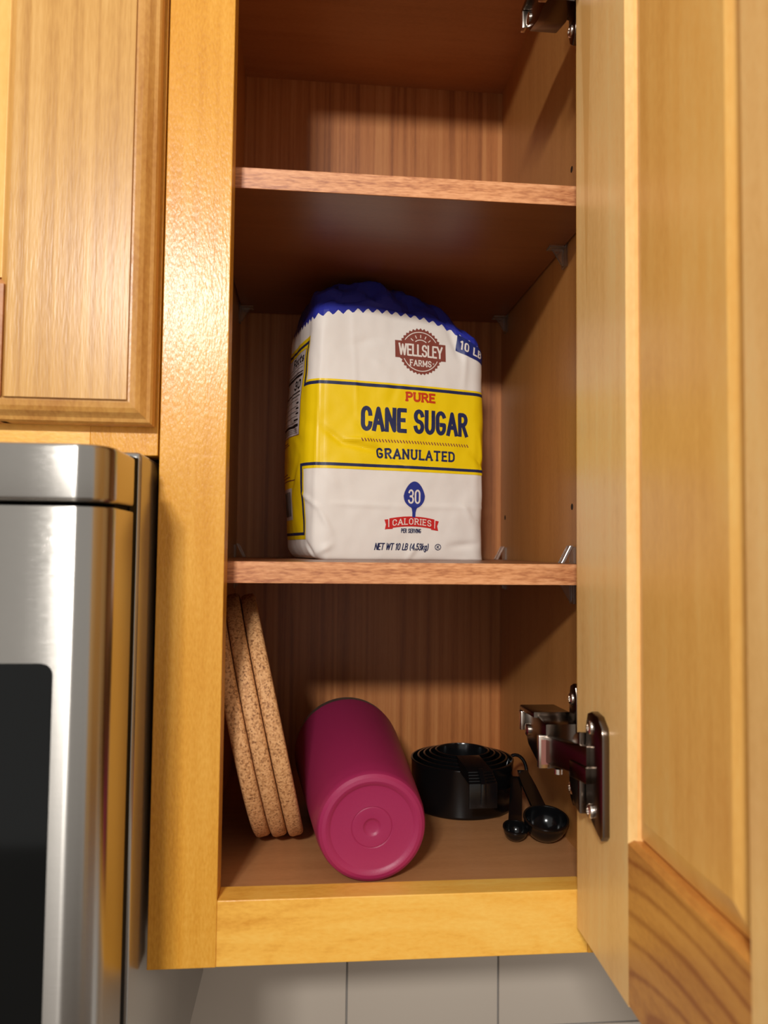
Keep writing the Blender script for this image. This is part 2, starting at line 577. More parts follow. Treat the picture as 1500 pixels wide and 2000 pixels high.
# ------------------------------------------------------------------ hinges
def screw(e, loc, axis_mat, r=3.6):
    m4 = Matrix.Translation(loc) @ axis_mat
    o = MB().lathe([(r, -0.6), (r, 0.5), (r*0.85, 1.1), (r*0.45, 1.4), (r*0.42, 0.7), (0, 0.6)], 20, m4).build('screw', M['nickel_bright'], e, auto=50)
    return o
def hinge(z):
    e = empty('hinge', Vector((OPEN_R, 0, z))+cab_off, cab)
    o = -OPEN_R
    LX = Matrix.Rotation(-math.pi/2, 4, 'Y')
    def B(mb, name, mat, auto=40):
        mb.v = [(v[0]+o, v[1], v[2]) for v in mb.v]
        return mb.build(name, mat, e, auto=auto)
    # plate screwed to the inside edge of the stile
    pl = [(6, -30), (8, -36), (13, -40), (18, -36), (20, -30), (20, -18), (25, -14), (25, 14), (20, 18), (20, 30), (18, 36), (13, 38), (8, 36), (6, 30)]
    B(MB().prism(pl, 'X', 223, 228.1, 0.8), 'mounting_plate', M['nickel'])
    for s in (-29, 28):
        screw(e, (222.7+o, 14.5, s), LX, 4)
    # body with sloping tail
    sec = [(6, 13.5), (30, 16), (34, 13), (58, 15), (60, 12), (57, 2), (46, -9), (26, -15), (6, -14)]
    B(MB().prism(sec, 'X', 203, 223.5, 1.2), 'body', M['nickel'])
    B(MB().prism([(24, 17.5), (57, 16), (59, 15), (59, 12), (24, 14)], 'X', 200.5, 225, 0.6), 'cover', M['nickel'])
    B(MB().box(200.2, 203.5, 54, 60, -1, 12, 0.6), 'tail_lip', M['nickel_bright'])
    m4 = Matrix.Translation((203, 47, 1)) @ LX
    B(MB().lathe([(4.2, -1), (4.2, 0.8), (3.2, 1.4), (0, 1.4)], 18, m4), 'cam_screw', M['nickel_bright'])
    m4 = Matrix.Translation((214, 32, 15))
    B(MB().lathe([(4.5, -1), (4.5, 1.2), (3.2, 1.9), (0, 1.9)], 18, m4), 'adjuster_screw', M['nickel_bright'])
    # bright stamped front piece
    B(MB().box(198.5, 206, 6, 10, -14, 6.5, 0.5), 'front_stop', M['nickel_bright'])
    B(MB().box(200, 204.8, 5.6, 6.4, -11.5, 4), 'stamp', M['hinge_mark'])
    # arm out to the door
    arm = [(207.5, 8), (203.0, 6), (205.0, -30), (209.5, -49), (215.5, -49), (214, -30)]
    ab = MB().prism(arm, 'Z', -11, 6, 1.0)
    ab.v = [(v[0], v[1], v[2]+(8-v[1])/57*7.5) for v in ab.v]
    B(ab, 'arm', M['nickel'])
    B(MB().prism([(207.0, -28), (204.8, -34), (208.6, -50.5), (216, -50.5), (215, -34)], 'Z', -7.5, 2, 0.8), 'arm_end', M['nickel'])
    m4 = Matrix.Translation((208, -4, -12.5))
    B(MB().lathe([(2.6, -2), (2.6, 1), (0, 1)], 14, m4), 'pin', M['nickel_bright'])
    # half-round cup cheek and flange on the door back
    ch = []
    for i in range(21):
        t = math.pi*(0.5+i/20)
        ch.append((-40+19*math.cos(t)*-1.0, -4+23*math.sin(t)))
    B(MB().prism(ch, 'X', 208.5, 216.5, 1.0), 'cup_cheek', M['nickel'])
    fl = [(-42, 26), (-44, 31), (-50, 33), (-59, 32), (-66, 27), (-67, 22), (-67, -31), (-64, -34), (-56, -31), (-46, -26), (-42, -20), (-41, -8), (-41, 12)]
    B(MB().prism(fl, 'X', 211.8, 216.6, 0.9), 'flange', M['nickel'])
    for s in (24, -22.5):
        screw(e, (211.5+o, -49.5, s), LX, 4)
    return e
h0 = hinge(-115)
h1 = copy_tree(h0, cab)
h1.location.z += (505)*MM

# ------------------------------------------------------------------ neighbouring cabinet over the microwave
LW = 766.0
cl = empty('wall_cabinet', (-SW-1-LW/2, 150, 64))
tag(cl, 'maple wall cabinet with closed raised-edge doors, above the microwave', 'cabinet')
lo = -Vector((-SW-1-LW/2, 150, 64))
def lpart(mb, name, mat):
    mb.v = [tuple(Vector(v)+lo) for v in mb.v]
    return mb.build(name, mat, cl)
XE = -SW-1.0
lpart(MB().box(XE-SW, XE, 0, FT, 64, 521, 0.5), 'stile', M['maple_v'])
lpart(MB().box(XE-LW, XE-LW+SW, 0, FT, 64, 521, 0.5), 'stile', M['maple_v'])
lpart(MB().box(XE-LW+SW, XE-SW, 0.05, FT, 64, 64+39, 0.3), 'rail', M['maple_h'])
lpart(MB().box(XE-LW+SW, XE-SW, 0.05, FT, 482, 521, 0.3), 'rail', M['maple_h'])
lpart(MB().box(XE-13, XE-1, FT, 304, 64, 521), 'side_panel', M['melamine'])
lpart(MB().box(XE-LW+1, XE-LW+13, FT, 304, 64, 521), 'side_panel', M['melamine'])
lpart(MB().box(XE-LW+13, XE-13, FT, 300, 64, 76), 'bottom_panel', M['melamine_y'])
lpart(MB().box(XE-LW+13, XE-13, FT, 300, 509, 521), 'top_panel', M['melamine_y'])
lpart(MB().box(XE-LW+13, XE-13, 300, 304, 64, 521), 'back_panel', M['back'])
door(cl, 'door', Vector((XE-1.8, -0.6, 81.2))+lo, 378, 422, 0, 'maple_stripe', 'red_rail', 83.5, 80.5)
door(cl, 'door', Vector((XE-1.8-381, -0.6, 81.2))+lo, 378, 422, 0, 'maple_stripe', 'red_rail', 83.5, 80.5)

# ------------------------------------------------------------------ microwave
mwv = empty('microwave', (-428, 100, -400))
tag(mwv, 'stainless steel microwave with black glass window, beside the open cabinet', 'microwave')
mo = -Vector((-428, 100, -400))
def mpart(mb, name, mat, auto=None):
    mb.v = [tuple(Vector(v)+mo) for v in mb.v]
    return mb.build(name, mat, mwv, auto=auto)
MX, ML = -43.4, -806.0
def arc(cx, cy, r, a0, a1, n=10):
    return [(cx+r*math.cos(math.radians(a0+(a1-a0)*i/n)), cy+r*math.sin(math.radians(a0+(a1-a0)*i/n))) for i in range(n+1)]
mpart(MB().box(ML, MX, -34, 300, -400, 62, 3, 3), 'case', M['case'], 40)
mpart(MB().box(ML+4, MX-3.5, -80, -33, -399, 57, 2), 'front_frame', M['case_black'])
mpart(MB().prism([(ML, -33), (ML, -50.5), (MX-4, -50.5), (MX-2.4, -49), (MX-1.2, -37), (MX-2.0, -33)], 'Z', -399, 58, 0), 'gasket', M['case_black'])
FY = -104.0
sec = [(ML, -50), (MX-6, -50), (MX, -51.5)]+arc(MX-17, FY+17, 17, 0, -90, 14)+[(MX-40, FY), (ML+40, FY)]+arc(ML+17, FY+17, 17, -90, -180, 14)
mpart(MB().prism(sec, 'Z', 29.6, 57.2, 2.2, 3), 'vent_panel', M['stainless'], 35)
# oven door below
mpart(MB().prism(sec, 'Z', -398, 27.5, 1.0, 2), 'door', M['stainless'], 35)
def rrect(x0, x1, z0, z1, r):
    return arc(x1-r, z1-r, r, 0, 90, 6)+arc(x0+r, z1-r, r, 90, 180, 6)+arc(x0+r, z0+r, r, 180, 270, 6)+arc(x1-r, z0+r, r, 270, 360, 6)
mpart(MB().prism(rrect(-640, -66.4, -350, -46.2, 5.5), 'Y', FY-0.5, FY+5, 0.25), 'window_glass', M['glass'])
mpart(MB().box(ML+60, ML+84, -138, -124, -370, 0, 5, 3), 'handle', M['stainless'], 40)
for zz in (-360, -25):
    mpart(MB().box(ML+64, ML+80, -126, -103, zz, zz+14, 1), 'handle_post', M['stainless'])
for yy, zz in ((30, -330), (70, -372), (22, -300), (150, -380)):
    m4 = Matrix.Translation((MX, yy, zz)) @ Matrix.Rotation(math.pi/2, 4, 'Y')
    mpart(MB().lathe([(1.6, -0.3), (1.6, 0.4), (0, 0.6)], 12, m4), 'rivet', M['case_black'])

# ------------------------------------------------------------------ adjustable shelves
def shelf(z, label):
    e = empty('cabinet_shelf', (113, 160, z-T))
    tag(e, label, 'shelf', 'adjustable shelves in the open cabinet')
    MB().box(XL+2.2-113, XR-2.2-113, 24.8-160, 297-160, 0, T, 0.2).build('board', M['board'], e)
    MB().box(XL+2.2-113, XR-2.2-113, 24.0-160, 24.8-160, 0, T, 0.25).build('edge_band', M['band'], e)
    return e
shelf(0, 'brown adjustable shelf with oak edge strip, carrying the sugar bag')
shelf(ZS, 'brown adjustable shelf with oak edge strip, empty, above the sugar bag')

# ------------------------------------------------------------------ sugar bag
BW, BD, BR = 157.0, 96.0, 13.0
BTH = math.radians(14)
bag = empty('sugar_bag', (53, 150, 0))
bag.rotation_euler = (0, 0, BTH)
tag(bag, 'paper bag of cane sugar, white with yellow band and folded blue top', 'bag')
# outline table: rounded rectangle, a=0 at the middle of the front-left corner
OUT = []
def _outline():
    r = BR
    pts = []
    def corner(cx, cy, a0, a1, n=12):
        for i in range(n+1):
            t = math.radians(a0+(a1-a0)*i/n)
            pts.append((cx+r*math.cos(t), cy+r*math.sin(t)))
    corner(r, r, 225, 270, 6)
    for i in range(1, 40):
        pts.append((r+(BW-2*r)*i/40, 0))
    corner(BW-r, r, 270, 360)
    for i in range(1, 24):
        pts.append((BW, r+(BD-2*r)*i/24))
    corner(BW-r, BD-r, 0, 90)
    for i in range(1, 40):
        pts.append((BW-r-(BW-2*r)*i/40, BD))
    corner(r, BD-r, 90, 180)
    for i in range(1, 24):
        pts.append((0, BD-r-(BD-2*r)*i/24))
    corner(r, r, 180, 225, 6)
    s = 0
    for i, p in enumerate(pts):
        if i:
            s += math.dist(p, pts[i-1])
        OUT.append((s, p[0], p[1]))
_outline()
PER = OUT[-1][0]
def outline(a):
    a = a % PER
    lo_, hi_ = 0, len(OUT)-1
    while hi_-lo_ > 1:
        m_ = (lo_+hi_)//2
        if OUT[m_][0] <= a:
            lo_ = m_
        else:
            hi_ = m_
    A, B = OUT[lo_], OUT[hi_]
    f = (a-A[0])/max(1e-9, B[0]-A[0])
    x, y = A[1]+(B[1]-A[1])*f, A[2]+(B[2]-A[2])*f
    return x, y
def onorm(x, y):
    ix = min(max(x, BR), BW-BR)
    iy = min(max(y, BR), BD-BR)
    d = Vector((x-ix, y-iy))
    return d.normalized() if d.length > 1e-6 else Vector((0, -1))
# creases: (a0,h0,a1,h1,width,amp)
CREASE = [(-1, 4, 4, 190, 2.4, 0.9), (14, 46, 62, 45, 2.0, 0.8), (62, 45, 154, 46, 2.0, 0.6),
          (6, 108, 22, 96, 3.0, -1.3), (22, 96, 62, 89, 3.0, -1.5), (24, 99, 44, 100, 2.0, 0.9), (36, 112, 66, 84, 3.5, -0.9),
          (66, 84, 78, 79, 2.2, -0.8), (-14, 55, 4, 42, 1.6, 1.1), (2, 44, 14, 22, 1.8, 1.0), (-10, 14, 0, 2, 2.0, -1.5),
          (14, 12, 0, 4, 2.5, 1.4), (80, 0, 90, 14, 2.5, 0.9), (132, 46, 140, 36, 2.5, 1.0), (146, 14, 120, 12, 3.0, -1.4),
          (118, 200, 128, 176, 3.5, -1.6), (134, 196, 132, 150, 2.5, 0.7), (140, 92, 158, 80, 3.0, -1.2), (148, 110, 152, 78, 2.5, 1.0),
          (151, 80, 153, 46, 2.0, 0.8), (30, 206, 34, 120, 2.0, 0.35), (70, 150, 62, 130, 4, -0.5), (20, 176, 58, 188, 4, -0.6),
          (44, 170, 60, 160, 3, 0.4), (-50, 120, -20, 100, 4, -1.2), (-40, 60, -20, 84, 4, -1.0), (8, 70, 20, 60, 3, 0.5)]
def crease(a, h):
    s = 0
    for a0, h0_, a1, h1_, w, k in CREASE:
        if a < min(a0, a1)-4*w or a > max(a0, a1)+4*w or h < min(h0_, h1_)-4*w or h > max(h0_, h1_)+4*w:
            continue
        dx, dy = a1-a0, h1_-h0_
        t = ((a-a0)*dx+(h-h0_)*dy)/(dx*dx+dy*dy)
        tc_ = min(1, max(0, t))
        d2 = (a-a0-tc_*dx)**2+(h-h0_-tc_*dy)**2
        taper = math.sin(math.pi*min(1, max(0, 0.12+0.76*tc_)))
        s += 1.25*k*taper*math.exp(-d2/(w*w))
    return s
def H0(x):
    u = x/BW
    return 190+7*math.sin(math.pi*min(1, u*1.15))-12*max(0, (u-0.62)/0.38)**1.6
LTOP = 58.0
def interp(tab, x):
    for (xa, ya), (xb, yb) in zip(tab, tab[1:]):
        if x <= xb:
            return ya+(yb-ya)*max(0, (x-xa)/(xb-xa))
    return tab[-1][1]
ZC = [(0, 226), (22, 238), (45, 243.5), (62, 243), (85, 239), (108, 233), (126, 219), (140, 203)]
def S(a, h, crumple=0.0):
    x, y = outline(a)
    n = onorm(x, y)
    ac = (a+PER/2) % PER-PER/2
    h0_ = H0(x)
    hh = min(h, h0_)
    q = max(0, min(1, hh/200))
    edge_x = math.sin(math.pi*max(0, min(1, x/BW)))
    bul = 0
    if n.y < -0.3:
        bul += 4.0*edge_x*math.sin(math.pi*q)**0.8*(-n.y)
    if n.x < -0.3:
        bul += 8.5*math.sin(math.pi*max(0, min(1, y/BD)))**0.8*math.sin(math.pi*min(1, q*1.1))*(-n.x)
    if n.x > 0.3:
        bul += 2.5*math.sin(math.pi*max(0, min(1, y/BD)))*math.sin(math.pi*q)*n.x
    # rounded foot
    foot = 12.0
    if hh < foot:
        k = 1-math.sqrt(max(0, 1-((foot-hh)/foot)**2))
        bul -= k*(9.0*max(0, -n.x)+1.2*max(0, -n.y)+6*max(0, n.y)-2.5*max(0, n.x))
    nz_ = noise.noise(Vector((ac*0.035, hh*0.03, 3.1)))*1.3+noise.noise(Vector((ac*0.1, hh*0.08, 8.0)))*0.45
    disp = bul+(nz_ if hh > 3 else nz_*hh/3)*0.9+crease(ac, h)
    x += n.x*disp
    y += n.y*disp
    z = hh
    if h > h0_:
        t = min(1, (h-h0_)/LTOP)
        s1, c1 = math.sin(t*math.pi/2), 1-math.cos(t*math.pi/2)
        cx = 16+124*max(0, min(1, x/BW))
        cy = 25+3*math.sin(cx*0.09)
        zc = interp(ZC, cx)
        x += (cx-x)*c1
        y += (cy-y)*c1
        z = h0_+(zc-h0_)*s1
        if crumple:
            w = min(1, t*4)*crumple
            c_ = Vector((x*0.038, y*0.05, z*0.03))
            rid = 1-abs(noise.noise(c_+Vector((5, 2, 1))))*2.4
            rid2 = abs(noise.noise(c_*2.3+Vector((1, 7, 3))))*2
            z += w*(3.0*rid-3.4-1.6*rid2)
            fold = abs(((x*0.8+y*0.5+6*noise.noise(c_*1.1)) / 23.0) % 1-0.5)*2
            z += -w*3.2*fold**2
            y += w*(3.0*fold+4.0)*(noise.noise(c_*1.4+Vector((9, 0, 0))))
            x += w*3.0*(noise.noise(c_*1.2+Vector((0, 4, 0))))
        z = min(z, 243.6)
    return Vector((x, y, z))
def Sn(a, h, off):
    p = S(a, h)
    d1 = S(a+0.6, h)-S(a-0.6, h)
    d2 = S(a, h+0.6)-S(a, h-0.6)
    n = d1.cross(d2)
    if n.length < 1e-9:
        return p
    return p+n.normalized()*off
def zig(a):
    ac = (a+PER/2) % PER-PER/2
    x, _ = outline(a)
    tri = abs(((ac/8.6) % 1)-0.5)*2
    base = 7+2*math.sin(math.pi*x/BW)
    return H0(x)+base+tri*3.6
def zig0(a):
    x, _ = outline(a)
    return H0(x)+7+2*math.sin(math.pi*x/BW)+1.0
NA, NH = 312, 120
mb = MB()
for j in range(NH+1):
    for i in range(NA):
        a = PER*i/NA
        mb.v.append(tuple(S(a, zig(a)*j/NH)))
for j in range(NH):
    for i in range(NA):
        k = (i+1) % NA
        mb.f.append((j*NA+i, j*NA+k, (j+1)*NA+k, (j+1)*NA+i))
mb.v.append((BW/2, BD/2, 0.3))
for i in range(NA):
    mb.f.append((i, len(mb.v)-1, (i+1) % NA))
mb.build('paper_body', M['paper'], bag, smooth=True, fixn=False)
mb = MB()
NT = 26
for j in range(NT+1):
    for i in range(0, NA, 3):
        a = PER*i/NA
        x, _ = outline(a)
        h = H0(x)+2+(LTOP-2)*j/NT
        p = S(a, h, max(0.0, min(1.0, (j-5)/4)))
        nrm = onorm(*outline(a))
        if j < 8:
            p = p-Vector((nrm.x, nrm.y, 0.6))*1.5*(1-j/8)
        mb.v.append(tuple(p))
n3 = NA//3
for j in range(NT):
    for i in range(n3):
        k = (i+1) % n3
        mb.f.append((j*n3+i, j*n3+k, (j+1)*n3+k, (j+1)*n3+i))
mb.build('folded_top', M['blue_paper'], bag, auto=9)
# loose thread of the string closure on the crest
pts = []
for i in range(9):
    pts.append((44+i*3.2+2*math.sin(i*2.0), 30+3*math.cos(i*1.7), 238.5+2.0*math.sin(i*1.1)))
MB().tube(pts, 0.35, 6).build('closing_thread', M['white_ink'], bag, smooth=True)

# --- flat print, laid onto the paper surface
class Ink:
    def __init__(self):
        self.q = []          # list of polygons in (a,h)
    def rect(self, a0, a1, h0_, h1_, step=1.3):
        na = max(1, int(math.ceil(abs(a1-a0)/step)))
        nh = max(1, int(math.ceil(abs(h1_-h0_)/step)))
        for i in range(na):
            for j in range(nh):
                xa, xb = a0+(a1-a0)*i/na, a0+(a1-a0)*(i+1)/na
                ya, yb = h0_+(h1_-h0_)*j/nh, h0_+(h1_-h0_)*(j+1)/nh
                self.q.append([(xa, ya), (xb, ya), (xb, yb), (xa, yb)])
        return self
    def poly(self, pts):
        c = (sum(p[0] for p in pts)/len(pts), sum(p[1] for p in pts)/len(pts))
        for f0, f1 in [(i_/9, (i_+1)/9) for i_ in range(9)]:
            for i in range(len(pts)):
                p, q = pts[i], pts[(i+1) % len(pts)]
                L_ = lambda u, f: (c[0]+(u[0]-c[0])*f, c[1]+(u[1]-c[1])*f)
                if f0 == 0:
                    self.q.append([c, L_(p, f1), L_(q, f1)])
                else:
                    self.q.append([L_(p, f0), L_(p, f1), L_(q, f1), L_(q, f0)])
        return self
    def stroke(self, pts, w, join=True, step=2.0):
        for k in range(len(pts)-1):
            p, q = pts[k], pts[k+1]
            L_ = math.dist(p, q)
            if L_ < 1e-6:
                continue
            nx, ny = -(q[1]-p[1])/L_*w/2, (q[0]-p[0])/L_*w/2
            n = max(1, int(math.ceil(L_/step)))
            for i in range(n):
                f0, f1 = i/n, (i+1)/n
                A = (p[0]+(q[0]-p[0])*f0, p[1]+(q[1]-p[1])*f0)
                B = (p[0]+(q[0]-p[0])*f1, p[1]+(q[1]-p[1])*f1)
                self.q.append([(A[0]+nx, A[1]+ny), (A[0]-nx, A[1]-ny), (B[0]-nx, B[1]-ny), (B[0]+nx, B[1]+ny)])
            if join and k > 0:
                self.q.append([(p[0]+w/2*math.cos(t*math.pi/4), p[1]+w/2*math.sin(t*math.pi/4)) for t in range(8)])
        return self
    def build(self, name, mat, off, fmap=None):
        mb = MB()
        for poly in self.q:
            if fmap:
                poly = [fmap(*p) for p in poly]
            ar = sum(poly[i][0]*poly[(i+1) % len(poly)][1]-poly[(i+1) % len(poly)][0]*poly[i][1] for i in range(len(poly)))
            if ar < 0:
                poly = poly[::-1]
            k = len(mb.v)
            for p in poly:
                mb.v.append(tuple(Sn(p[0], p[1], off)))
            mb.f.append(tuple(range(k, k+len(poly))))
        return mb.build(name, mat, bag, smooth=True, fixn=False)

def earc(cx, cy, rx, ry, a0, a1, n=10):
    return [(cx+rx*math.cos(math.radians(a0+(a1-a0)*i/n)), cy+ry*math.sin(math.radians(a0+(a1-a0)*i/n))) for i in range(n+1)]
# one-unit-high stroke letters: width, strokes, serif marks (x, y, half length)
G = {
 'A': (0.62, [[(0.03, 0), (0.31, 1), (0.59, 0)], [(0.13, 0.32), (0.49, 0.32)]], [(0.03, 0, .13), (0.59, 0, .13)]),
 'B': (0.54, [[(0.05, 0), (0.05, 1)], [(0.05, 1), (0.27, 1)]+earc(0.27, 0.76, 0.2, 0.24, 90, -90)+[(0.05, 0.52)], [(0.05, 0.52), (0.28, 0.52)]+earc(0.28, 0.26, 0.22, 0.26, 90, -90)+[(0.05, 0)]], []),
 'C': (0.54, [earc(0.28, 0.72, 0.23, 0.28, 0, 180, 10)+earc(0.28, 0.28, 0.23, 0.28, 180, 360, 10)], [(0.5, 0.72, .08)]),
 'D': (0.58, [[(0.05, 0), (0.05, 1), (0.24, 1)]+earc(0.24, 0.66, 0.28, 0.34, 90, 0)+earc(0.24, 0.34, 0.28, 0.34, 0, -90)+[(0.05, 0)]], [(0.02, 1, .1), (0.02, 0, .1)]),
 'E': (0.48, [[(0.46, 1), (0.06, 1), (0.06, 0), (0.46, 0)], [(0.06, 0.52), (0.38, 0.52)]], [(0.03, 1, .1), (0.03, 0, .1)]),
 'F': (0.46, [[(0.46, 1), (0.06, 1), (0.06, 0)], [(0.06, 0.5), (0.36, 0.5)]], [(0.06, 0, .14), (0.03, 1, .1)]),
 'G': (0.58, [earc(0.28, 0.72, 0.23, 0.28, 25, 180, 10)+earc(0.28, 0.28, 0.23, 0.28, 180, 350, 10)+[(0.51, 0.42), (0.31, 0.42)]], []),
 'I': (0.16, [[(0.08, 0), (0.08, 1)]], [(0.08, 0, .14), (0.08, 1, .14)]),
 'L': (0.46, [[(0.06, 1), (0.06, 0), (0.46, 0)]], [(0.06, 1, .14), (0.03, 0, .1)]),
 'M': (0.72, [[(0.05, 0), (0.05, 1), (0.36, 0.2), (0.67, 1), (0.67, 0)]], [(0.05, 0, .12), (0.67, 0, .12), (0.02, 1, .1), (0.70, 1, .1)]),
 'N': (0.58, [[(0.05, 0), (0.05, 1), (0.53, 0), (0.53, 1)]], [(0.05, 0, .12), (0.02, 1, .1), (0.53, 1, .12)]),
 'O': (0.58, [earc(0.29, 0.70, 0.24, 0.30, 0, 180, 10)+earc(0.29, 0.30, 0.24, 0.30, 180, 360, 10)+[(0.53, 0.70)]], []),
 'P': (0.52, [[(0.06, 0), (0.06, 1), (0.28, 1)]+earc(0.28, 0.74, 0.21, 0.26, 90, -90)+[(0.06, 0.48)]], [(0.06, 0, .14), (0.03, 1, .1)]),
 'R': (0.56, [[(0.06, 0), (0.06, 1), (0.28, 1)]+earc(0.28, 0.75, 0.22, 0.25, 90, -90)+[(0.06, 0.5)], [(0.28, 0.5), (0.52, 0)]], [(0.06, 0, .13), (0.03, 1, .1), (0.54, 0, .08)]),
 'S': (0.54, [earc(0.27, 0.75, 0.22, 0.25, 15, 180, 9)+earc(0.27, 0.75, 0.22, 0.25, 180, 260, 5)+earc(0.27, 0.25, 0.23, 0.25, 80, 0, 5)+earc(0.27, 0.25, 0.23, 0.25, 0, -170, 10)], []),
 'T': (0.56, [[(0.02, 1), (0.54, 1)], [(0.28, 1), (0.28, 0)]], [(0.28, 0, .14)]),
 'U': (0.58, [[(0.06, 1), (0.06, 0.28)]+earc(0.29, 0.28, 0.23, 0.28, 180, 360, 12)+[(0.52, 1)]], [(0.06, 1, .13), (0.52, 1, .13)]),
 'V': (0.58, [[(0.02, 1), (0.29, 0), (0.56, 1)]], []),
 'W': (0.82, [[(0.02, 1), (0.21, 0), (0.41, 0.95), (0.61, 0), (0.80, 1)]], []),
 'Y': (0.58, [[(0.02, 1), (0.29, 0.42), (0.56, 1)], [(0.29, 0.42), (0.29, 0)]], []),
 'K': (0.56, [[(0.06, 0), (0.06, 1)], [(0.5, 1), (0.06, 0.42)], [(0.2, 0.6), (0.54, 0)]], []),
 '0': (0.52, [earc(0.26, 0.72, 0.21, 0.28, 0, 180, 10)+earc(0.26, 0.28, 0.21, 0.28, 180, 360, 10)+[(0.47, 0.72)]], []),
 '1': (0.30, [[(0.02, 0.82), (0.18, 1), (0.18, 0)]], []),
 '3': (0.52, [earc(0.26, 0.76, 0.2, 0.24, 165, -60, 12)+[(0.2, 0.52)], [(0.2, 0.52)]+earc(0.26, 0.26, 0.22, 0.26, 60, -165, 12)], []),
 '4': (0.54, [[(0.40, 0), (0.40, 1), (0.03, 0.28), (0.52, 0.28)]], []),
 '5': (0.52, [[(0.46, 1), (0.1, 1), (0.07, 0.55)]+earc(0.25, 0.3, 0.22, 0.3, 120, -160, 12)], []),
 '.': (0.16, [[(0.08, 0), (0.08, 0.12)]], []),
 '(': (0.24, [earc(0.26, 0.45, 0.2, 0.6, 120, 240, 8)], []),
 ')': (0.24, [earc(-0.02, 0.45, 0.2, 0.6, 60, -60, 8)], []),
 'k': (0.46, [[(0.06, 0), (0.06, 1)], [(0.4, 0.66), (0.06, 0.26)], [(0.18, 0.4), (0.44, 0)]], []),
 'g': (0.48, [earc(0.23, 0.33, 0.18, 0.33, 0, 360, 14), [(0.42, 0.66), (0.42, -0.1)]+earc(0.24, -0.1, 0.18, 0.2, 0, -150, 8)], []),
 'a': (0.46, [earc(0.21, 0.3, 0.17, 0.3, 0, 360, 14), [(0.4, 0.64), (0.4, 0)]], []),
 'c': (0.42, [earc(0.22, 0.32, 0.18, 0.32, 45, 315, 12)], []),
 't': (0.32, [[(0.15, 0.9), (0.15, 0.1), (0.3, 0)], [(0.02, 0.64), (0.3, 0.64)]], []),
 's': (0.40, [earc(0.2, 0.47, 0.15, 0.16, 30, 260, 9)+earc(0.2, 0.16, 0.16, 0.16, 80, -160, 9)], []),
 ' ': (0.28, [], []),
}
def text(ink, s, a0, a1, h0_, h1_, w, serif=False, slant=0.0, gap=0.14, bend=0.0, rot=0.0):
    """fit string s into the box a0..a1 x h0..h1 with stroke width w"""
    tot = sum(G[c][0] for c in s)+gap*(len(s)-1)
    H = (h1_-h0_)-w
    sx = (a1-a0-w)/tot
    x = 0
    am = (a0+a1)/2
    def mp(px, py):
        aa = a0+w/2+px*sx+slant*py*H
        hh = h0_+w/2+py*H
        hh += -bend*((aa-am)/((a1-a0)/2))**2+rot*(aa-am)
        return (aa, hh)
    for c in s:
        gw, st, sf = G[c]
        for pl in st:
            if len(pl) < 2:
                continue
            P = [mp(x+p[0], p[1]) for p in pl]
            # square the ends
            for e0, e1 in ((0, 1), (-1, -2)):
                d = math.dist(P[e0], P[e1])
                if d > 1e-6:
                    k = w*0.45/d
                    P[e0] = (P[e0][0]+(P[e0][0]-P[e1][0])*k, P[e0][1]+(P[e0][1]-P[e1][1])*k)
            ink.stroke(P, w)
        if serif:
            for sx_, sy_, hl in sf:
                ink.stroke([mp(x+sx_-hl, sy_), mp(x+sx_+hl, sy_)], w*0.8, False)
        x += gw+gap
    return ink
O1, O2, O3, O4 = 0.25, 0.36, 0.47, 0.58
FR = BW+BR*0.2
# yellow band on front, running into the yellow side label
AV = -13.5          # vertical navy line on the left side
AL = -84.0
AR = 166.0
ye = Ink()
ye.rect(AV+3.2, AR, 74.6, 148.6)
ye.rect(AL, AV+3.2, 16.5, 186.8)
ye.build('yellow_print', M['yellow'], O1)
for r_ in ((AV-2.4, AR, 144.2, 146.9), (AV-2.4, AR, 76.9, 79.4), (AV-2.4, AV+1.2, 146.9, 181.0), (AV-2.4, AV+1.2, 22.2, 76.9),
           (AL, AV+1.2, 181.0, 183.4), (AL, AV+1.2, 19.8, 22.2)):
    Ink().rect(*r_).build('navy_line', M['navy'], O2)
# front lettering
text(Ink(), 'PURE', 76.0, 104.3, 134.0, 142.6, 2.0, True).build('lettering', M['orange_red'], O2)
text(Ink(), 'CANE SUGAR', 36.5, 136.2, 106.8, 128.0, 3.6, gap=0.18).build('lettering', M['navy'], O2)
k = Ink()
for i in range(38):
    x = 37.5+i*2.62
    k.stroke([(x, 100.6), (x+1.6, 98.2)], 0.9, False)
k.build('dash_rule', M['brown'], O2)
text(Ink(), 'GRANULATED', 50.6, 123.4, 84.4, 93.6, 1.75, True, gap=0.22).build('lettering', M['navy'], O2)
# round scalloped badge
LC = (90.7, 178.2)
k = Ink()
pts = []
for i in range(144):
    t = 2*math.pi*i/144
    r = 19.6+0.75*(abs(((i/4) % 1)-0.5)*4-1)
    pts.append((LC[0]+r*math.cos(t), LC[1]+r*math.sin(t)))
k.poly(pts)
k.rect(67.3, 114.2, 171.6, 186.4)
k.build('badge', M['brown'], O1)
k = Ink()
k.stroke(earc(LC[0], LC[1], 17.0, 17.0, 33, 147, 24), 0.7)
k.stroke(earc(LC[0], LC[1], 17.0, 17.0, 205, 335, 26), 0.7)
k.stroke(earc(LC[0], LC[1]+2.6, 7.6, 7.6, 48, 132, 12), 0.75)
for d in (42, 66, 90, 114, 138):
    t = math.radians(d)
    k.stroke([(LC[0]+9.4*math.cos(t), LC[1]+2.6+9.4*math.sin(t)), (LC[0]+12.2*math.cos(t), LC[1]+2.6+12.2*math.sin(t))], 0.75, False)
text(k, 'WELLSLEY', 70.2, 111.6, 173.6, 184.4, 1.55, gap=0.12)
text(k, 'FARMS', 80.2, 100.8, 165.2, 170.8, 0.9, True, gap=0.2)
k.stroke(earc(102.4, 168.6, 0.6, 0.6, 0, 360, 8), 0.3)
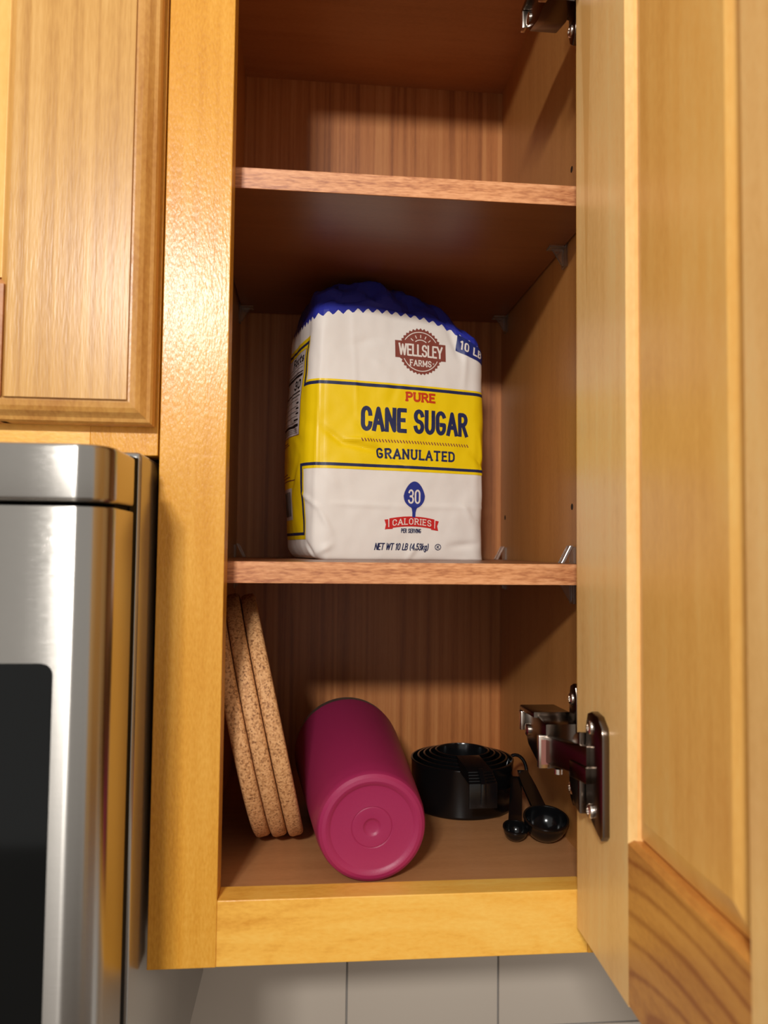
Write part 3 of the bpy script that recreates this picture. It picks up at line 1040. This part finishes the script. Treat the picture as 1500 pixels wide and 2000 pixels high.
k.build('badge_lettering', M['white_ink'], O2)
# spoon emblem, ribbon and small print
sp = []
for i in range(60):
    t = 2*math.pi*i/60
    cx, cy = math.sin(t), math.cos(t)
    w = 9.8*(1-0.22*max(0, cy))
    sp.append((85.4+w*cx, 54.2+(12.2 if cy > 0 else 10.4)*cy))
def spoon_ink(grow):
    k_ = Ink()
    c = (85.4, 54.0)
    k_.poly([(c[0]+(p[0]-c[0])*(1+grow/10), c[1]+(p[1]-c[1])*(1+grow/11)) for p in sp])
    k_.poly([(81.6-grow, 45.6), (83.2-grow, 43.2), (83.8-grow, 40.4), (83.9-grow, 36.0), (86.7+grow, 36.0), (86.9+grow, 40.4), (87.6+grow, 43.2), (89.2+grow, 45.6)])
    return k_
spoon_ink(0.8).build('emblem_outline', M['white_ink'], O1)
spoon_ink(0.0).build('spoon_emblem', M['blue'], O2)
text(Ink(), '30', 79.2, 91.4, 47.4, 59.6, 1.45, gap=0.14).build('lettering', M['white_ink'], O3)
bend = lambda a, h: (a, h-2.2*((a-84)/21)**2)
k = Ink()
k.rect(63.4, 104.6, 28.4, 36.8, 1.5)
k.build('ribbon', M['red'], O2, bend)
for tails in ([[(59.4, 25.6), (66.5, 26.0), (66.5, 27.4), (62.6, 27.4)], [(59.0, 33.6), (62.4, 34.0), (62.6, 26.0), (59.6, 25.4), (60.4, 29.6)]],
              [[(108.6, 33.2), (105.4, 33.8), (105.2, 25.6), (108.2, 25.0), (107.2, 29.2)], [(101.6, 26.0), (108.2, 25.0), (105.2, 27.0), (101.6, 27.2)]]):
    k = Ink()
    k.q += tails
    k.build('ribbon_tail', M['red'], O2)
text(Ink(), 'CALORIES', 66.0, 102.0, 29.9, 35.3, 0.75, True, gap=0.2).build('lettering', M['white_ink'], O3, bend)
text(Ink(), 'PER SERVING', 73.9, 92.6, 22.8, 26.6, 0.62, gap=0.15).build('lettering', M['navy'], O2)
text(Ink(), 'NET WT 10 LB (4.53kg)', 50.6, 99.4, 8.2, 14.2, 0.85, gap=0.12, slant=0.18).build('lettering', M['navy'], O2)
k = Ink()
k.stroke(earc(108.2, 11.2, 2.7, 2.4, 0, 360, 20), 0.6)
text(k, 'K', 106.9, 109.6, 9.8, 12.6, 0.6)
k.build('kosher_mark', M['navy'], O2)
# blue corner flag with weight
k = Ink()
flag = lambda a, h: (a+0.12*(h-6), zig0(a)-13.5+h)
k.rect(125, 158, 0, 14.5)
k.build('corner_flag', M['flag'], O1, flag)
text(Ink(), '10 LB', 128, 150, 3, 11, 1.3, gap=0.2).build('lettering', M['white_ink'], O2, flag)
# nutrition panel and bar code on the left side
k = Ink()
k.rect(AL, -20.2, 104.4, 178.4)
k.build('nutrition_rule', M['brown'], O2)
k = Ink()
k.rect(AL, -20.7, 104.9, 177.9)
k.build('nutrition_panel', M['panel_ink'], O3)
k = Ink()
text(k, 'Facts', -62.0, -23.0, 168.0, 176.4, 1.7, gap=0.14)
k.rect(AL, -23, 159.2, 160.2)
k.rect(AL, -23, 155.6, 158.0)
text(k, '30', -43.0, -23.2, 144.6, 153.2, 1.8)
k.rect(AL, -23, 141.4, 142.6)
for z in (138.4,):
    k.rect(-52, -23, z, z+0.8)
for z in (131.6, 127.0, 122.6):
    k.rect(-30, -24, z, z+1.6)
k.rect(-34, -24, 117.0, 118.6)
k.rect(AL, -23, 111.8, 114.2)
k.build('nutrition_text', M['black_ink'], O4)
k = Ink()
for z in (166.6, 163.6, 135.4, 129.6, 125.2, 120.8, 115.8, 110.0, 108.4, 106.8):
    k.rect(AL, -26, z, z+0.5)
k.build('nutrition_fine_print', M['grey_ink'], O4)['kind'] = 'stuff'
k = Ink()
for z, w in ((99.4, 9), (97.4, 12), (72.4, 7), (69.6, 12), (66.6, 20)):
    k.rect(AL, -62+w*1.6, z, z+0.9)
k.build('side_fine_print', M['brown'], O2)['kind'] = 'stuff'
k = Ink()
k.rect(-78, -40.5, 33.4, 60.5)
k.build('barcode_field', M['panel_ink'], O2)
k = Ink()
rnd = random.Random(4)
x = -75.0
while x < -44:
    w = rnd.choice((0.6, 0.6, 1.1, 1.6))
    k.rect(x, x+w, 36.5, 57.5, 6)
    x += w+rnd.choice((0.6, 1.0, 1.4))
k.build('barcode', M['black_ink'], O3)

# ------------------------------------------------------------------ cork trivets
CT, CR = 11.0, 91.0
lean = math.radians(12.6)
def trivet(k, label):
    # disc axis points right and slightly up
    mb = MB().lathe([(0, 0), (CR-3, 0), (CR-1.0, 0.7), (CR, 2.6), (CR, CT-2.6), (CR-1.0, CT-0.7), (CR-3, CT), (0, CT)], 96)
    e = mb.build('cork_trivet', M['cork'], None, auto=50)
    # local z -> thickness axis
    ps = math.radians(4.5)
    ax = Vector((math.cos(lean)*math.cos(ps), math.cos(lean)*math.sin(ps), math.sin(lean)))
    yv = Vector((-math.sin(ps), math.cos(ps), 0))
    xv = yv.cross(ax)
    # centre so the lower rim rests on the cabinet floor
    bx = 15.5+k*(CT+0.6)/math.cos(lean)
    dn = Vector((math.sin(lean), 0, -math.cos(lean)))
    low = Vector((bx, 0, ZF))
    cen = low-dn*CR
    m4 = Matrix((xv, yv, ax)).transposed().to_4x4()
    m4 = m4 @ Matrix.Rotation(k*1.3, 4, 'Z')
    yy = (124, 124, 124.5)[k]
    m4.translation = Vector((cen.x, yy, cen.z+0.3))*MM
    e.matrix_world = m4
    tag(e, label, 'trivet', 'cork trivets leaning in the cabinet')
trivet(0, 'round cork trivet leaning on the cabinet side, outermost of three')
trivet(1, 'round cork trivet in the middle of three leaning discs')
trivet(2, 'round cork trivet of the leaning three, facing the magenta tumbler')

# ------------------------------------------------------------------ magenta tumbler lying down
R0, R1, TL = 35.6, 44.0, 172.0
base = Vector((94.6, 24.6, ZF+R0+0.2))
far = Vector((85.5, 24.6+TL-1.5, ZF+R1+0.2))
ax = (far-base).normalized()
tum = empty('tumbler', (94.6, 24.6, ZF))
tag(tum, 'magenta insulated tumbler lying on its side with its base showing', 'tumbler')
zx = Vector((0, 0, 1))
xv = (zx-ax*zx.dot(ax)).normalized()
yv = ax.cross(xv)
m4 = Matrix((xv, yv, ax)).transposed().to_4x4()
m4.translation = base-Vector((94.6, 24.6, ZF))
def rr(h):
    return R0+(R1-R0)*min(1, (h/TL)*1.12)**0.9
prof = [(0, 2.3), (3.6, 2.2), (4.6, 1.9), (5.8, 1.0), (6.4, 0.9), (12.6, 0.9), (13.1, 1.25), (13.6, 0.9), (25.5, 0.9), (27, 0.6), (28.4, -0.5), (30.2, -1.0), (32.4, -0.6), (34.4, 0.9), (35.4, 3.2), (R0, 6)]
prof += [(rr(h), h) for h in (10, 20, 40, 60, 80, 100, 120, 140, 150, TL-14, TL-11.5)]+[(R1-1.0, TL-10.4)]
MB().lathe(prof, 96, m4).build('body', M['magenta'], tum, auto=24)
MB().lathe([(R1-1.2, TL-11.5), (R1-0.7, TL-1.2), (R1-0.9, TL), (R1-2.2, TL), (R1-2.4, TL-2), (R1-4, TL-30), (R0-4, 30), (R0-5, 14), (0, 12)], 96, m4).build('steel_rim', M['steel'], tum, auto=50)

# ------------------------------------------------------------------ nested measuring cups
CC = Vector((183.5, 178, ZF))
HD = Vector((0.02, -1, 0)).normalized()
sizes = [(43.0, 41.0), (37.5, 39.6), (32.5, 38.2), (27.5, 37.0), (22.5, 35.6)]
cup_labels = ['largest black plastic measuring cup, outermost of the nested set', 'second largest black measuring cup of the nested set',
              'middle-sized black measuring cup inside the nested set', 'second smallest black measuring cup of the nested set', 'smallest black measuring cup at the centre of the nested set']
for k, (r, h) in enumerate(sizes):
    zb = 0.1+k*2.4
    rim = 39.5+k*1.6
    e = empty('measuring_cup', CC+Vector((0, 0, zb)))
    tag(e, cup_labels[k], 'measuring cup', 'black measuring cups nested together')
    top = rim-zb
    MB().lathe([(0, 0), (r-2.5, 0), (r-1.0, 0.9), (r-0.6, 2.5), (r-0.1, top-2), (r+0.4, top-1.2), (r+0.4, top-0.2), (r, top), (r-1.0, top), (r-1.5, top-1.2), (r-2.0, 3), (r-4, 1.8), (0, 1.6)], 72).build('bowl', M['black'], e, auto=45)
    # handle: flat tongue over the rims, stepping down at its end
    w = 10.8-0.3*k
    reach = 75.0-2.3*k
    zt = top+0.2
    ha = [(r-1.6, zt-1.3), (r-1.6, zt), (reach-1.0, zt-0.2), (reach, zt-0.8)]
    ha += [(reach, zt-19), (reach-1.6, zt-19), (reach-1.6, zt-1.6)] if k == 0 else [(reach, zt-1.4)]
    mb = MB().prism(ha, 'Y', -w, w, 0.15)
    rotm = Matrix.Rotation(math.atan2(HD.y, HD.x), 3, 'Z')
    mb.v = [tuple(rotm @ Vector(v)) for v in mb.v]
    mb.build('handle', M['black'], e, auto=40)
    if k == 0:
        mb = MB().prism([(reach-11, zt+6.6), (reach-11, zt+7.8), (reach-8.5, zt+7.8), (reach+1.8, zt-0.6), (reach+1.8, zt-16), (reach+0.2, zt-16), (reach+0.2, zt-1.0), (reach-9, zt+6.6)], 'Y', -1.9, 1.9, 0.2)
        mb.v = [tuple(rotm @ Vector(v)) for v in mb.v]
        mb.build('strap', M['black'], e, auto=40)

# ------------------------------------------------------------------ measuring spoons on a ring
def mspoon(label, bowl, r, depth, tail, w):
    """open bowl resting on the floor, handle running back to `tail`"""
    e = empty('measuring_spoon', bowl)
    tag(e, label, 'measuring spoon')
    bowl = Vector(bowl)
    prof = [(0, 0)]
    for i in range(1, 9):
        t = math.pi/2*i/8
        prof.append((r*math.sin(t), depth*(1-math.cos(t))))
    prof += [(r+0.6, depth+0.3), (r+0.5, depth+1.2), (r-0.8, depth+1.2)]
    for i in range(8, 0, -1):
        t = math.pi/2*i/8
        prof.append(((r-1.2)*math.sin(t), 1.3+(depth-1.3)*(1-math.cos(t))))
    prof.append((0, 1.3))
    d = Vector(tail)-bowl
    tilt = Matrix.Rotation(math.radians(14), 4, 'X')
    MB().lathe(prof, 40, tilt).build('bowl', M['black'], e, auto=60)
    dh = Vector((d.x, d.y, 0)).normalized()
    s = Vector((-dh.y, dh.x, 0))
    mb = MB()
    path = [dh*(r-1.0)+Vector((0, 0, depth+0.4)), dh*(r+8)+Vector((0, 0, depth+1.5)), (dh*(r+8)+Vector((0, 0, depth+1.5)))*0.5+d*0.5, d]
    th = 1.3
    for i, p in enumerate(path):
        ww = w*(1.0 if i < 3 else 0.8)
        mb.v += [tuple(p-s*ww+Vector((0, 0, th))), tuple(p+s*ww+Vector((0, 0, th))), tuple(p+s*ww-Vector((0, 0, th))), tuple(p-s*ww-Vector((0, 0, th)))]
    for i in range(len(path)-1):
        for q in range(4):
            a, b = 4*i+q, 4*i+(q+1) % 4
            mb.f.append((a, b, b+4, a+4))
    mb.f += [(0, 1, 2, 3), tuple(4*(len(path)-1)+q for q in (3, 2, 1, 0))]
    mb.build('handle', M['black'], e)
mspoon('small black measuring spoon with round bowl, beside the measuring cups', (206.5, 93.0, ZF+0.9), 9.0, 9.5, (228, 168, ZF+24), 5.0)
mspoon('large black measuring spoon lying against the cabinet side', (228.6, 92.0, ZF+1.3), 16.2, 16.5, (234, 172, ZF+28), 5.4)
rg = MB()
rp = []
for i in range(25):
    t = 2*math.pi*i/24
    rp.append((231+9.0*math.cos(t), 180+6*math.sin(t)*0.6, ZF+27+12*math.sin(t)))
rg.tube(rp, 1.5, 10, False)
ro = rg.build('spoon_ring', M['black'], None, smooth=True)
tag(ro, 'black plastic ring joining the measuring spoon handles', 'ring')
